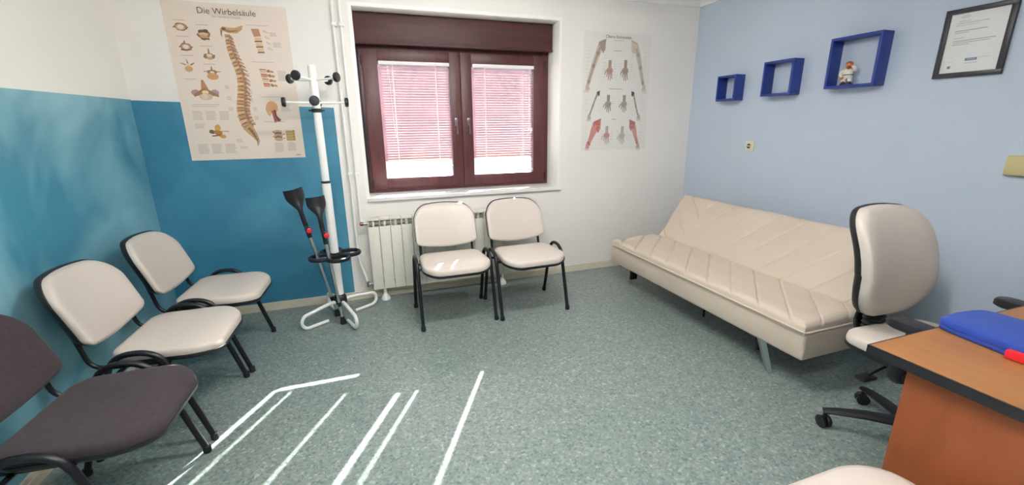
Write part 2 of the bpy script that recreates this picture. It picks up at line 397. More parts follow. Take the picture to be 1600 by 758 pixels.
# venetian blinds
def make_blind(x0, x1, zbot, cords, wand, label, tilt=10, pitch=.0205):
    root = thing('venetian_blind', label, 'blind', ((x0+x1)/2, FY, zbot), 0, 'venetian blinds in the window sashes')
    cx = (x0+x1)/2; BY = .004                                 # blind centre just behind the sash face
    L = lambda x: x-cx
    obj('headrail', box(NB(), L(x0)-.016, L(x1)+.004, -.014, .020, 1.830-zbot, 1.856-zbot, .002), MT['blind'], root)
    obj('bottom_rail', box(NB(), L(x0), L(x1), BY-.011, BY+.011, -.006, .006, .003), MT['blind'], root)
    # slat with route holes at the cords, cupped, tilted so that the room-side edge stands higher
    bm = NB(); T = math.radians(tilt); W = .0125; g = .0054
    xs = [L(x0)] + [v for c in cords for v in (L(c)-g, L(c)+g)] + [L(x1)]
    def strip(xa, xb, sa, sb_, n):
        A = []
        for k in range(n+1):
            s = sa+(sb_-sa)*k/n; h = .0022*(1-(s/W)**2)
            y = s*math.cos(T)+h*math.sin(T); z = -s*math.sin(T)+h*math.cos(T)
            A.append([(xa, BY+y, z), (xb, BY+y, z)])
        for lo, hi in zip(A, A[1:]):
            bm.faces.new([bm.verts.new(p) for p in (lo[0], lo[1], hi[1], hi[0])])
    for k in range(0, len(xs), 2): strip(xs[k], xs[k+1], -W, W, 4)
    for k in range(1, len(xs)-1, 2):
        strip(xs[k], xs[k+1], -W, -W+.004, 1); strip(xs[k], xs[k+1], W-.004, W, 1)
    bmesh.ops.remove_doubles(bm, verts=bm.verts[:], dist=1e-6)
    z = .016; first = None
    while z < 1.826-zbot:
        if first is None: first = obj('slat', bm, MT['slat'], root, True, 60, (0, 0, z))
        else:
            c = first.copy(); COL.objects.link(c); c.parent = root; c.location = (0, 0, z)
        z += pitch
    for c in cords:
        bm = NB()
        for yy in (BY-.0135, BY+.0135): tube(bm, [(L(c), yy, 0), (L(c), yy, 1.835-zbot)], .0009, 5)
        obj('ladder_cord', bm, MT['cord'], root)
    if wand == 'cord':
        bm = NB(); px = L(x1)-.045
        tube(bm, [(px, -.020, 1.835-zbot), (px-.002, -.021, 1.33-zbot)], .0014, 6); tube(bm, [(px+.008, -.020, 1.835-zbot), (px+.006, -.021, 1.33-zbot)], .0014, 6)
        pc = obj('pull_cord', bm, MT['cord'], root)
        bm = NB(); lathe(bm, [(.003, .02), (.008, .012), (.009, -.012), (.004, -.02)], (px-.001, -.021, 1.325-zbot), 10); lathe(bm, [(.003, .02), (.008, .012), (.009, -.012), (.004, -.02)], (px+.022, -.021, 1.320-zbot), 10)
        obj('tassel', bm, MT['cord'], pc)
    else:
        bm = NB(); tube(bm, [(L(x0)+.045, -.018, 1.835-zbot), (L(x0)+.047, -.022, 1.73-zbot)], .0012, 6)
        tube(bm, catmull([(L(x0)+.055, -.018, 1.835-zbot), (L(x0)+.06, -.02, 1.6-zbot), (L(x0)+.066, -.021, 1.4-zbot), (L(x0)+.08, -.021, 1.27-zbot)]), .0013, 6)
        obj('pull_cord', bm, MT['cord'], root)
    return root
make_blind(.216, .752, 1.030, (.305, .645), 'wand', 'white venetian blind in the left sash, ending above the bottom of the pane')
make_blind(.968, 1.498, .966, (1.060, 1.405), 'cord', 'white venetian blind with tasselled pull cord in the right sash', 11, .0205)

# neighbouring house seen through the slats
nb = thing('neighbour_house', 'white house with a red tiled roof seen through the window blinds', 'house', (2.5, 10, -3.2))
bm = NB(); box(bm, -9, 9, 0, 6, 0, 4.05); obj('wall', bm, MT['facade'], nb, False)
bm = NB()
V = [bm.verts.new(p) for p in ((-9.5, -.5, 3.85), (9.5, -.5, 3.85), (9.5, 4.2, 8.4), (-9.5, 4.2, 8.4), (-9.5, -.5, 4.0), (9.5, -.5, 4.0), (9.5, 4.2, 8.55), (-9.5, 4.2, 8.55), (-9.5, 8.6, 4.0), (9.5, 8.6, 4.0))]
for f in ((0, 1, 2, 3), (4, 5, 6, 7), (0, 1, 5, 4), (7, 6, 9, 8)): bm.faces.new([V[k] for k in f])
obj('roof', bm, MT['roof'], nb, False)
struct('ground_outside', box(NB(), -30, 30, YB+.4, 45, -3.4, -3.2), MT['ground'], label='pale paving outside the window')

# added ceiling lamps, out of view, to brighten walls the window leaves dark
def fill_lamp(x, y, label):
    t = thing('fill_lamp', label, 'lamp', (x, y, ZC), 0, 'added fill tubes on the ceiling, out of view')
    bm = NB(); box(bm, -.63, .63, -.035, .035, -.055, 0, .006); obj('batten', bm, MT['white_metal'], t)
    for s in (-1, 1):
        e = NB(); box(e, s*.60-.012, s*.60+.012, -.06, .06, -.105, -.05, .004); obj('tube_holder', e, MT['white_metal'], t)
        obj('tube', tube(NB(), [(-.59, .042*s, -.082), (.59, .042*s, -.082)], .019, 12), MT['lamp'], t)
fill_lamp(.75, 1.72, 'added white twin tube lamp, out of view, on the ceiling in the middle of the room')
fill_lamp(.05, .15, 'added white twin tube lamp, out of view, on the ceiling over the viewer')

# ------------------------------------------------------------------ visitor chairs
def make_chair(label, padmat, group):
    t = thing('visitor_chair', label, 'chair', group=group)
    # seat
    ol = rrect(-.238, .238, -.282, .125, (.075, .075, .12, .12), 8)
    def sf(x, y, z):
        tt = (y+.282)/.407; k = 1-.09*max(0, tt-.35); fr = max(0, -.18-y)
        return (x*k, y, z-1.6*fr*fr + .03*max(0, y-.02) - .10*x*x*0 + .22*max(0, abs(x)-.12)**2*(1 if tt > .3 else .5))
    seat = obj('seat', pad(NB(), ol, [(.985, .410), (.992, .414), (.996, .432), (.990, .445), (.965, .453), (.88, .458), (.6, .461), (.3, .462)], sf), padmat, t, True, 70)
    obj('seat_shell', pad(NB(), ol, [(.9, .392), (.985, .400), (1.010, .408), (1.012, .419), (.99, .420)], sf), MT['black'], seat, True, 60)
    # backrest: designed flat in (x, h), then leaned back and curved
    ol = rrect(-.232, .232, 0, .325, (.105, .105, .035, .035), 8)
    def bf(x, h, d):
        q = (x/.232)**2; h2 = h - (.022*q if h > .16 else 0)*min(1, (h-.16)/.1 if h > .16 else 0) + .040*q*max(0, 1-h/.12)
        return (x, .208+.30*h2 - d - .035*q + .02*(h2/.33)**2, .480+h2*.975 - d*.2)
    back = obj('backrest', pad(NB(), ol, [(.98, .004), (.990, .008), (.994, .022), (.985, .034), (.955, .040), (.85, .043), (.5, .045), (.25, .045)], bf), padmat, t, True, 70)
    obj('back_shell', pad(NB(), ol, [(.6, -.026), (.88, -.024), (.97, -.016), (1.008, -.002), (1.013, .010), (.985, .012)], bf), MT['black'], back, True, 60)
    for s in (-1, 1):
        X = .262*s
        def legpart(pts, nm):
            o = obj(nm, tube(NB(), pts, .0085, 10, oval=1.75, ref=(0, 1, 0.001) if nm == 'leg' else None), MT['black_metal'], t); return o
        path = fillet([(X, -.212, .012), (X, -.082, .468), (X, .085, .474), (X, .212, .012)], .085, 8)
        half = [p for p in path]
        # front leg ends after its bend, then rail, then rear leg
        i1 = 9; i2 = len(half)-10
        fl = obj('leg', tube(NB(), half[:i1+1], .0125, 12), MT['black_metal'], t)
        obj('rail', tube(NB(), half[i1:i2+1], .0125, 12), MT['black_metal'], t)
        rl = obj('leg', tube(NB(), half[i2:], .0125, 12), MT['black_metal'], t)
        for lg, y, k in ((fl, -.212, -1), (rl, .212, 1)):
            obj('foot_cap', lathe(NB(), [(.014, 0), (.016, .003), (.016, .028), (.013, .032)], (X, y, 0), 12), MT['rubber'], lg)
        up = fillet([(.198*s, .232, .60), (.198*s, .212, .51), (.200*s, .190, .396), (.205*s, -.08, .392)], .07, 6)
        obj('back_upright', tube(NB(), up, .0095, 10, oval=1.0), MT['black_metal'], t)
    for yy in (-.085, .075):
        obj('crossbar', tube(NB(), [(-.256, yy, .388 if yy > 0 else .400), (.256, yy, .388 if yy > 0 else .400)], .009, 8), MT['black_metal'], t)
    return t
G1 = 'white padded visitor chairs'
c0 = make_chair('white padded visitor chair under the window, left of the pair, by the radiator', MT['vinyl'], G1)
c0.location = (.558, 2.962, 0); c0.rotation_euler.z = math.radians(0)
dup(c0, (1.114, 2.940, 0), math.radians(1.5), 'white padded visitor chair under the window, right of the pair, nearer the sofa')
dup(c0, (-.909, 2.857, 0), math.radians(87), 'white padded visitor chair by the blue wall, nearest the coat stand')
dup(c0, (-.950, 2.278, 0), math.radians(88), 'white padded visitor chair by the blue wall, next to the dark grey chair')
dup(c0, (1.045, .365, 0), math.radians(180), 'white seat of a visitor chair beside the desk, cut by the bottom edge')
gch = make_chair('dark grey fabric visitor chair by the blue wall, cut by the left edge', MT['grey_fabric'], 'grey visitor chair')
del gch['group']
gch.location = (-.975, 1.670, 0); gch.rotation_euler.z = math.radians(88)

# ------------------------------------------------------------------ sofa bed
SX, SY0, SY1 = 2.015, 1.362, 3.150
so = thing('sofa_bed', 'cream leatherette sofa bed with quilted diagonal seams against the blue wall', 'sofa', (2.4, 2.256, 0))
ox, oy = 2.4, 2.256
bm = NB(); box(bm, SX-ox, 2.50-ox, SY0-oy, SY1-oy, .185, .338, .016, 3)
obj('seat_base', bm, MT['sofa'], so)
def groove(d, wd=.0065): return math.exp(-(d/wd)**2)
def edge(dist, r, h):
    if dist >= r: return 0
    t = 1-dist/r; return -h*(1-math.sqrt(max(0, 1-t*t)))
def seat_top(u, v):
    y = SY0+.004+(SY1-SY0-.008)*u; x = SX-.006+(.455)*v
    wv = (y-(x-2.43)-1.478) % .195; d = min(wv, .195-wv)/1.414
    puff = .0035*(math.sin(PI*wv/.195))**.7
    z = .399+puff-.0085*groove(d, .0048)
    de = min(y-SY0, SY1-y, x-SX+.012)
    z += edge(de, .042, .05) + .012*math.exp(-((y-3.08)/.06)**2)*math.sin(x*17)*1.0
    z += .004*math.sin(y*9+x*13)*math.sin(x*21) + .012*(v-.5)
    z -= .022*max(0, (v-.9)/.1)**2
    return (x-ox, y-oy, z)
bm = NB(); V = grid(bm, seat_top, 420, 100)
lo = {}
rim = [V[i][0] for i in range(421)]+[V[420][j] for j in range(1, 101)]+[V[i][100] for i in range(419, -1, -1)]+[V[0][j] for j in range(99, 0, -1)]
B = [bm.verts.new((v.co.x, v.co.y, .330)) for v in rim]; n = len(rim)
for k in range(n): bm.faces.new((rim[k], rim[(k+1) % n], B[(k+1) % n], B[k]))
bm.faces.new(B[::-1])
sc = obj('seat_cushion', bm, MT['sofa'], so, True, 75)
pp = [(SX-.008-ox, SY1-.006-oy, .345), (SX-.008-ox, SY0+.0-oy, .345), (2.46-ox, SY0+.0-oy, .345)]
obj('piping', tube(NB(), fillet(pp, .03, 6), .0055, 8), MT['sofa'], sc)
# backrest, leaning
BL = .468; cdir = Vector((.304, 0, .356)).normalized(); nrm = Vector((-cdir.z, 0, cdir.x))
def back_front(u, v):
    s = BL*v; y0 = SY0+.005; y1 = SY1-.055+.055*v
    y = y0+(y1-y0)*u
    if y < 2.80: wv = (y+.66*s-1.478) % .195; per = .195; k = 1.2
    else: wv = (y-1.25*s-2.72) % .25; per = .25; k = 1.6
    d = min(wv, per-wv)/k
    h = .004*math.sin(PI*wv/per)**.7-.0085*groove(d, .0048)
    de = min(y-y0, y1-y, BL-s+.0, s+.02)
    h += edge(de, .045, .045)+.003*math.sin(y*11+s*17)
    p = Vector((2.435, 0, .400))+cdir*s+nrm*h
    return (p.x-ox, y-oy, p.z)
bm = NB(); V = grid(bm, back_front, 420, 100)
rim = [V[i][0] for i in range(421)]+[V[420][j] for j in range(1, 101)]+[V[i][100] for i in range(419, -1, -1)]+[V[0][j] for j in range(99, 0, -1)]
B = [bm.verts.new(v.co-nrm*.075) for v in rim]; n = len(rim)
for k in range(n): bm.faces.new((rim[k], rim[(k+1) % n], B[(k+1) % n], B[k]))
bm.faces.new(B[::-1])
obj('backrest', bm, MT['sofa'], so, True, 75)
bm = NB()
box(bm, 2.50-ox, 2.60-ox, SY0+.1-oy, SY1-.1-oy, .26, .33, .01)
obj('hinge_frame', bm, MT['black_metal'], so)
def sofa_leg(top, foot, nm='leg', m='chrome', wd=.020):
    bm = NB(); tube(bm, [Vector(top)-Vector((ox, oy, 0)), Vector(foot)-Vector((ox, oy, 0))], [wd, wd*.75], 4, oval=.45, ref=(1, 0, 0)); return obj(nm, bm, MT[m], so, False)
sofa_leg((2.052, 1.640, .20), (2.062, 1.560, .0), wd=.030); sofa_leg((2.095, 2.955, .20), (2.150, 3.040, .0), wd=.030)
sofa_leg((2.78, 1.62, .30), (2.83, 1.56, 0)); sofa_leg((2.78, 2.92, .30), (2.83, 2.98, 0))
sofa_leg((2.25, 2.27, .20), (2.25, 2.27, 0), 'middle_leg', 'black_metal', .016)
bm = NB(); box(bm, 2.55-ox, 2.80-ox, 1.60-oy, 1.64-oy, .285, .315); box(bm, 2.55-ox, 2.80-ox, 2.90-oy, 2.94-oy, .285, .315); obj('rear_bracket', bm, MT['black_metal'], so)
for yy in (1.665, 2.925):
    bm = NB(); box(bm, 2.062-ox, 2.125-ox, yy-.012-oy, yy+.012-oy, .085, .19, .006); obj('leg_bracket', bm, MT['black_metal'], so)
bm = NB(); cyl(bm, (2.095-ox, 3.115-oy, .19), (2.095-ox, 3.115-oy, .145), .016, 10, .012); obj('caster', bm, MT['black'], so)

# ------------------------------------------------------------------ radiator
NS = 14; SWD = .0836; RX0 = 0.0
ra = thing('radiator', 'cream ribbed radiator behind the pair of white chairs', 'radiator', (RX0+NS*SWD/2, 3.44, 0))
rcx = RX0+NS*SWD/2; rcy = 3.44
bm = NB()                                                    # one section: front plate, top cap, inner fins
a = SWD/2-.0018
box(bm, -a, a, -.047, -.043, .105, .617, .0015); box(bm, -a, a, -.047, .035, .664, .680, .002)
box(bm, -a, -a+.007, -.046, .03, .617, .668); box(bm, -.004, .004, -.043, .035, .110, .66)
box(bm, -a+.006, a-.006, .02, .030, .13, .655)
tube(bm, [(0, -.02, .11), (0, -.02, .668)], .012, 8)
sec0 = None
for k in range(NS):
    loc = (RX0+SWD*(k+.5)-rcx, 0, 0)
    if sec0 is None: sec0 = obj('section', bm, MT['radiator'], ra, True, 30, loc)
    else: c = sec0.copy(); COL.objects.link(c); c.parent = ra; c.location = loc
bm = NB(); tube(bm, [(-NS*SWD/2-.002, 0, .64), (NS*SWD/2+.004, 0, .64)], .019, 12); tube(bm, [(-NS*SWD/2-.002, 0, .145), (NS*SWD/2+.004, 0, .145)], .019, 12)
obj('header_pipe', bm, MT['rad_dark'], ra)
for fx in (.085, 1.085):
    obj('floor_support', lathe(NB(), [(.036, 0), (.037, .012), (.028, .03), (.016, .045), (.013, .06), (.013, .108)], (fx-rcx, -.005, 0), 16), MT['white_metal'], ra)
bm = NB(); cyl(bm, (-NS*SWD/2, -.012, .64), (-NS*SWD/2-.03, -.012, .64), .011, 10)
vv = obj('upper_valve', bm, MT['chrome'], ra)
obj('valve_knob', lathe(NB(), [(.011, -.055), (.0155, -.05), (.0155, -.036), (.011, -.028)], (-NS*SWD/2, -.012, .64), 12, 'x'), MT['copper'], vv)
bm = NB(); cyl(bm, (-NS*SWD/2, -.005, .145), (-NS*SWD/2-.045, -.005, .145), .011, 10); cyl(bm, (-NS*SWD/2-.04, -.005, .125), (-NS*SWD/2-.04, -.005, .17), .012, 10); cyl(bm, (-NS*SWD/2-.018, -.022, .145), (-NS*SWD/2-.018, .012, .145), .010, 8)
obj('lower_valve', bm, MT['chrome'], ra)
# heating pipes
for i, (px, lb, pts) in enumerate((
    (-.086, 'white heating pipe running down to the lower radiator valve, left of the two', [(-.088, 3.490, 2.43), (-.092, 3.490, .34), (-.05, 3.45, .20), (-.045, 3.437, .165)]),
    (-.038, 'white heating pipe running down to the upper radiator valve, right of the two', [(-.038, 3.490, 2.43), (-.046, 3.490, .78), (-.046, 3.47, .66), (-.032, 3.43, .642)]))):
    root = thing('heating_pipe', lb, 'pipe', (px, 3.49, 0), group='white heating pipes beside the window')
    o = obj('pipe', tube(NB(), [Vector(p)-Vector((px, 3.49, 0)) for p in fillet(pts, .06, 6)], .0095, 10), MT['white_metal'], root)
    for z in (1.02, 2.05):
        bm = NB(); box(bm, -.016, .016, -.014, .034, z-.012, z+.012, .003); obj('wall_clip', bm, MT['white_metal'], root)

# ------------------------------------------------------------------ coat stand
PX, PY = -.240, 3.19
cs = thing('coat_stand', 'white metal coat stand with black knobs and an umbrella ring', 'coat stand', (PX, PY, 0))
bm = NB(); cyl(bm, (0, 0, .13), (0, 0, 1.0), .029, 20); cyl(bm, (0, 0, 1.006), (0, 0, 1.735), .025, 20); pole = obj('pole', bm, MT['white_metal'], cs)
obj('pole_joint', lathe(NB(), [(.0295, .994), (.0305, .996), (.0305, 1.008), (.0265, 1.010)], (0, 0, 0), 20), MT['black'], pole)
obj('top_cap', lathe(NB(), [(.025, 1.733), (.026, 1.737), (.022, 1.744), (.01, 1.747)], (0, 0, 0), 20), MT['white_metal'], pole)
obj('base_collar', lathe(NB(), [(.030, .112), (.044, .118), (.046, .135), (.044, .165), (.034, .182), (.030, .185)], (0, 0, 0), 20), MT['black'], cs)
for a in (math.radians(213), math.radians(33), math.radians(291), math.radians(111)):
    d = Vector((math.cos(a), math.sin(a), 0)); Lg = .30; U = Vector((0, 0, 1))
    pts = [d*.012+U*.118, d*.06+U*.135, d*.14+U*.128, d*(Lg-.06)+U*.110]
    R_ = .049; cz = .0615
    arc = [d*(Lg-.05)+d*math.sin(q)*R_+U*(cz+math.cos(q)*R_) for q in [PI*k/9 for k in range(10)]]
    pts = catmull(pts, 4)[:-1]+arc+[d*(Lg-.19)+U*.0125]
    lg = obj('leg', tube(NB(), pts, .0125, 10), MT['white_metal'], cs)
def hook(z, a, ln, rise, kr=.030):
    d = Vector((math.cos(a), math.sin(a), 0)); e = d*ln+Vector((0, 0, z+rise))
    o = obj('hook_arm', tube(NB(), catmull([d*.02+Vector((0, 0, z)), d*(ln*.6)+Vector((0, 0, z+rise*.3)), e], 5), .0075, 8), MT['white_metal'], cs)
    q = d.to_track_quat('Z', 'Y').to_matrix()
    obj('knob', lathe(NB(), [(.012, -.010), (kr*.93, -.008), (kr, -.002), (kr, .008), (kr*.85, .014), (kr*.3, .016)], e, 18, mtx=q), MT['black'], o)
for a in (150, 240, 330, 60): hook(1.655, math.radians(a), .165, .012)
for a in (182, 272, 2, 92): hook(1.515, math.radians(a), .185, .004)
bm = NB(); lathe(bm, [(.026, 1.455), (.032, 1.457), (.032, 1.478), (.026, 1.48)], (0, 0, 0), 20); box(bm, -.05, .05, -.006, .006, 1.462, 1.474, .004)
obj('clamp_ring', bm, MT['black'], cs)
tr = obj('umbrella_holder', lathe(NB(), [(.029, .455), (.040, .458), (.040, .50), (.029, .503)], (0, 0, 0), 20), MT['black'], cs)
for a in (205, 285, 15, 105):
    d = Vector((math.cos(math.radians(a)), math.sin(math.radians(a)), 0))*.100
    ring = [d+Vector((math.cos(2*PI*k/28)*.070, math.sin(2*PI*k/28)*.070, .482)) for k in range(28)]
    obj('ring', tube(NB(), ring, .012, 8, True, 1.25, (0, 0, 1)), MT['black'], tr)

# ------------------------------------------------------------------ crutches
def crutch(tip, top, label, face):
    T = Vector(tip); A = (Vector(top)-T); Ln = A.length; ax = A.normalized()
    root = thing('crutch', label, 'crutch', tip, group='forearm crutches leaning in the coat stand')
    side = Vector(face); side = (side-ax*ax.dot(side)).normalized(); wv = ax.cross(side)   # side = towards the viewer
    P = lambda h, s=0, w_=0: ax*h+side*s+wv*w_
    gz = Ln*.73
    o = obj('lower_tube', tube(NB(), [P(.035), P(gz-.30)], .0088, 12), MT['alu'], root)
    obj('tip', tube(NB(), [P(.0), P(.012), P(.03), P(.055)], [.021, .022, .017, .012], 14), MT['rubber'], o)
    obj('clip', tube(NB(), [P(.135), P(.165)], [.013, .013], 12), MT['black'], o)
    obj('upper_tube', tube(NB(), [P(gz-.32), P(gz-.05)], .0112, 12), MT['alu'], root)
    h = obj('hand_grip', tube(NB(), catmull([P(gz-.075), P(gz-.03), P(gz+.03)], 4), .0155, 12), MT['black'], root)
    bm = NB(); tube(bm, catmull([P(gz, .0), P(gz+.004, .04), P(gz, .10)], 4), [.014]*8+[.0165], 12); obj('grip', bm, MT['black'], h)
    bm = NB(); tube(bm, [P(gz, .10), P(gz, .106), P(gz, .110)], [.0175, .0165, .008], 14); obj('red_cap', bm, MT['red'], h)
    # forearm support: neck widening into an open cuff
    N = 14; rows = []; bm = NB()
    for i in range(N+1):
        t = i/N; hh = gz+.02+(Ln-gz-.02)*t; k = min(1, max(0, (t-.38)/.40)); k = k*k*(3-2*k); hw = .0145+.046*k; bend = -.05*k
        row = []
        for q in range(11):
            x = -1+2*q/10; row.append(P(hh, .6*bend-.034*k*(x*x)+.020*k+.010*(1-x*x)*(1-k), hw*x))
        rows.append(row)
    F = [[bm.verts.new(p) for p in r] for r in rows]; Bk = [[bm.verts.new(p-side*(.020*(1-min(1, i/(N*.7)))+.006)) for p in r] for i, r in enumerate(rows)]
    for G in (F, Bk):
        for i in range(N):
            for q in range(10): bm.faces.new((G[i][q], G[i+1][q], G[i+1][q+1], G[i][q+1]))
    for i in range(N):
        for q in (0, 10): bm.faces.new((F[i][q], F[i+1][q], Bk[i+1][q], Bk[i][q]))
    for i in (0, N):
        for q in range(10): bm.faces.new((F[i][q], F[i][q+1], Bk[i][q+1], Bk[i][q]))
    obj('forearm_cuff', bm, MT['black'], root, True, 50)
    return root
crutch((-.272, 3.232, 0), (-.440, 3.14, .965), 'forearm crutch with black cuff and red cap, leaning furthest from the pole', (.25, -1, 0))
crutch((-.229, 3.070, 0), (-.306, 3.10, .915), 'forearm crutch with black cuff and red cap, in front of the pole', (.25, -1, 0))

# ------------------------------------------------------------------ office chair
oc = thing('office_chair', 'white office chair with black shell and armrests behind the desk', 'office chair', (2.118, .932, 0), math.radians(-3))
ol = rrect(-.205, .205, .03, .505, (.085, .085, .12, .12), 9)
def obf(x, h, d):
    q = (x/.205)**2; ww = 1-.07*abs((h-.29)/.25)**2
    return (x*ww*1.0, .235+.03*(h/.5)-.045*math.sin(PI*h/.5*1.1)*.6+.09*max(0, (h-.25)/.25)**2*.5-d-.03*q, .505+h-.02*q*(1 if h > .25 else -1.4))
ob = obj('backrest', pad(NB(), ol, [(.97, .0), (1, .008), (1.003, .030), (.985, .048), (.93, .058), (.75, .064), (.45, .067), (.2, .067)], obf), MT['vinyl'], oc, True, 70)
obj('back_shell', pad(NB(), ol, [(.6, -.034), (.85, -.030), (.97, -.018), (1.012, -.002), (1.014, .012), (.99, .014)], obf), MT['black'], ob, True, 60)
ol = rrect(-.235, .235, -.25, .21, (.09, .09, .14, .14), 8)
def osf(x, y, z): return (x, y, z-1.2*max(0, -.14-y)**2+.25*max(0, abs(x)-.1)**2)
os_ = obj('seat', pad(NB(), ol, [(.98, .432), (1, .438), (1.004, .462), (.99, .478), (.95, .488), (.8, .495), (.5, .499), (.2, .500)], osf), MT['vinyl'], oc, True, 70)
obj('seat_shell', pad(NB(), ol, [(.75, .408), (.93, .414), (1.008, .430), (1.01, .444), (.99, .446)], osf), MT['black'], os_, True, 60)
bm = NB(); tube(bm, catmull([(0, .06, .40), (0, .22, .40), (0, .285, .45), (0, .275, .56), (0, .262, .66)], 5), .026, 10, oval=.5, ref=(0, 1, .2)); obj('back_bar', bm, MT['black'], oc)
bm = NB(); lathe(bm, [(.03, .44)]+[(.043 if k % 2 else .034, .445+.011*k) for k in range(9)]+[(.03, .55)], (0, .225, 0), 14); obj('bellows', bm, MT['rubber'], oc)
bm = NB(); box(bm, -.075, .075, -.10, .14, .365, .412, .012); mech = obj('mechanism', bm, MT['black'], oc)
for s, yy in ((-1, .06), (1, -.02)):
    bm = NB(); tube(bm, catmull([(.06*s, yy, .385), (.17*s, yy, .365), (.23*s, yy, .345)], 4), .005, 8); lv = obj('lever', bm, MT['black_metal'], mech)
    bm = NB(); box(bm, min(.20*s, .275*s), max(.20*s, .275*s), yy-.022, yy+.022, .335, .349, .005); obj('paddle', bm, MT['black'], lv)
bm = NB(); lathe(bm, [(.040, .09), (.040, .13), (.030, .15), (.030, .26), (.024, .27), (.024, .37)], (0, 0, 0), 18); obj('gas_column', bm, MT['black'], oc)
ba = obj('base_hub', lathe(NB(), [(.045, .075), (.052, .085), (.052, .125), (.042, .14)], (0, 0, 0), 18), MT['black'], oc)
for k in range(5):
    a = math.radians(128+10+72*k)
    d = Vector((math.cos(a), math.sin(a), 0)); e = d*.295; sd = Vector((-d.y, d.x, 0))
    sp = obj('spoke', tube(NB(), [d*.03+Vector((0, 0, .108)), d*.15+Vector((0, 0, .104)), d*.26+Vector((0, 0, .088)), d*.305+Vector((0, 0, .078))], [.030, .026, .021, .017], 8, oval=.7, ref=(0, 0, 1)), MT['black'], oc)
    bm = NB()
    for q in (-1, 1):
        c = e+sd*.0+Vector((0, 0, .0275)); wdir = (Matrix.Rotation(.6*k+.5, 3, 'Z') @ d)
        tube(bm, [c+wdir*.004*q, c+wdir*.009*q, c+wdir*.020*q, c+wdir*.024*q], [.024, .0275, .0275, .020], 16)
    cyl(bm, e+Vector((0, 0, .03)), e+Vector((0, 0, .082)), .008, 8)
    obj('caster', bm, MT['black'], sp)
for s in (-1, 1):
    X = .300*s
    bm = NB(); tube(bm, fillet([(.12*s, -.06, .415), (X, -.06, .41), (X, -.10, .635)], .06, 6), .017, 10, oval=1.5, ref=(0, 1, .01)); po = obj('arm_post', bm, MT['black'], oc)
    ol = rrect(X-.040, X+.040, -.255, -.010, (.036, .036, .036, .036), 6)
    obj('arm_pad', pad(NB(), ol, [(.9, .632), (1, .638), (1.0, .655), (.95, .664), (.6, .667)]), MT['black'], oc, True, 60)

# ------------------------------------------------------------------ desk and what lies on it
DX0, DX1, DY0, DY1, DZ = 1.335, 2.80, -.05, .722, .742
dk = thing('desk', 'beech laminate desk with black edge banding in the lower right corner', 'desk', (2.07, .33, 0))
dx, dy = 2.07, .33
top = obj('desktop', box(NB(), DX0+.002-dx, DX1-.002-dx, DY0+.002-dy, DY1-.002-dy, DZ-.028, DZ), MT['beech'], dk, False)
bm = NB(); z0, z1 = DZ-.0285, DZ-.0004; e = .0025
box(bm, DX0-e-dx, DX0+.002-dx, DY0-e-dy, DY1+e-dy, z0, z1); box(bm, DX1-.002-dx, DX1+e-dx, DY0-e-dy, DY1+e-dy, z0, z1)
box(bm, DX0-dx, DX1-dx, DY1-.002-dy, DY1+e-dy, z0, z1); box(bm, DX0-dx, DX1-dx, DY0-e-dy, DY0+.002-dy, z0, z1)
obj('edge_band', bm, MT['black'], top, False)
for xx in (1.362, 2.745):
    obj('side_panel', box(NB(), xx-dx, xx+.022-dx, .0-dy, .635-dy, 0, DZ-.028, .001), MT['beech_shaded'], dk, False)
obj('modesty_panel', box(NB(), 1.384-dx, 2.745-dx, .13-dy, .148-dy, .22, DZ-.028), MT['beech_shaded'], dk, False)
cpts = [(1.640, .736), (1.668, .745), (1.735, .748), (1.812, .738), (1.842, .715), (1.852, .62), (1.858, .42), (1.835, .395), (1.63, .39), (1.608, .415), (1.606, .55), (1.622, .66)]
cxm, cym = 1.73, .56
ol = [(p.x-cxm, p.y-cym-.022) for p in catmull([(a, b, 0) for a, b in cpts], 4, True)]
bc = thing('plastic_case', 'flat blue plastic case with a red handle lying on the desk', 'case', (cxm, cym, DZ))
obj('body', pad(NB(), ol, [(.97, 0), (.99, .003), (.99, .014), (.985, .015)]), MT['blue_case'], bc, True, 50)
obj('lid', pad(NB(), ol, [(.985, .0155), (1.0, .017), (1.0, .031), (.985, .036), (.9, .0375), (.5, .038)]), MT['blue_case'], bc, True, 50)
bm = NB(); box(bm, -.140, -.116, -.125, -.010, .001, .026, .004); obj('handle', bm, MT['red'], bc)

# ------------------------------------------------------------------ wall shelves and the figurine
def cube_shelf(y0, y1, z0, z1, label):
    d = .097; cy, cz = (y0+y1)/2, (z0+z1)/2; hw, hh = (y1-y0)/2, (z1-z0)/2; th = .0165
    t = thing('cube_shelf', label, 'shelf', (XR, cy, z0), group='blue cube shelves on the light blue wall')
    for nm, b4 in (('bottom_board', (-hw, hw, 0, th)), ('top_board', (-hw, hw, 2*hh-th, 2*hh)), ('side_board', (-hw, -hw+th, th, 2*hh-th)), ('side_board', (hw-th, hw, th, 2*hh-th))):
        obj(nm, box(NB(), -d, 0, b4[0], b4[1], b4[2], b4[3], .002), MT['blue'], t)
    return t
cube_shelf(2.920, 3.118, 1.540, 1.742, 'smallest blue cube shelf, nearest the window corner')
cube_shelf(2.420, 2.668, 1.552, 1.798, 'middle-sized blue cube shelf between the other two')
cube_shelf(1.875, 2.178, 1.570, 1.876, 'largest blue cube shelf with a figurine in it')
fg = thing('figurine', 'small glazed figurine of a man in white standing in the largest blue shelf', 'figurine', (XR-.058, 2.062, 1.5865), math.radians(-65))
k = 1.0
bm = NB(); pad(bm, rrect(-.034, .034, -.030, .026, (.02,)*4, 5), [(1, 0), (1, .006), (.9, .009)]); obj('base', bm, MT['shoe'], fg)
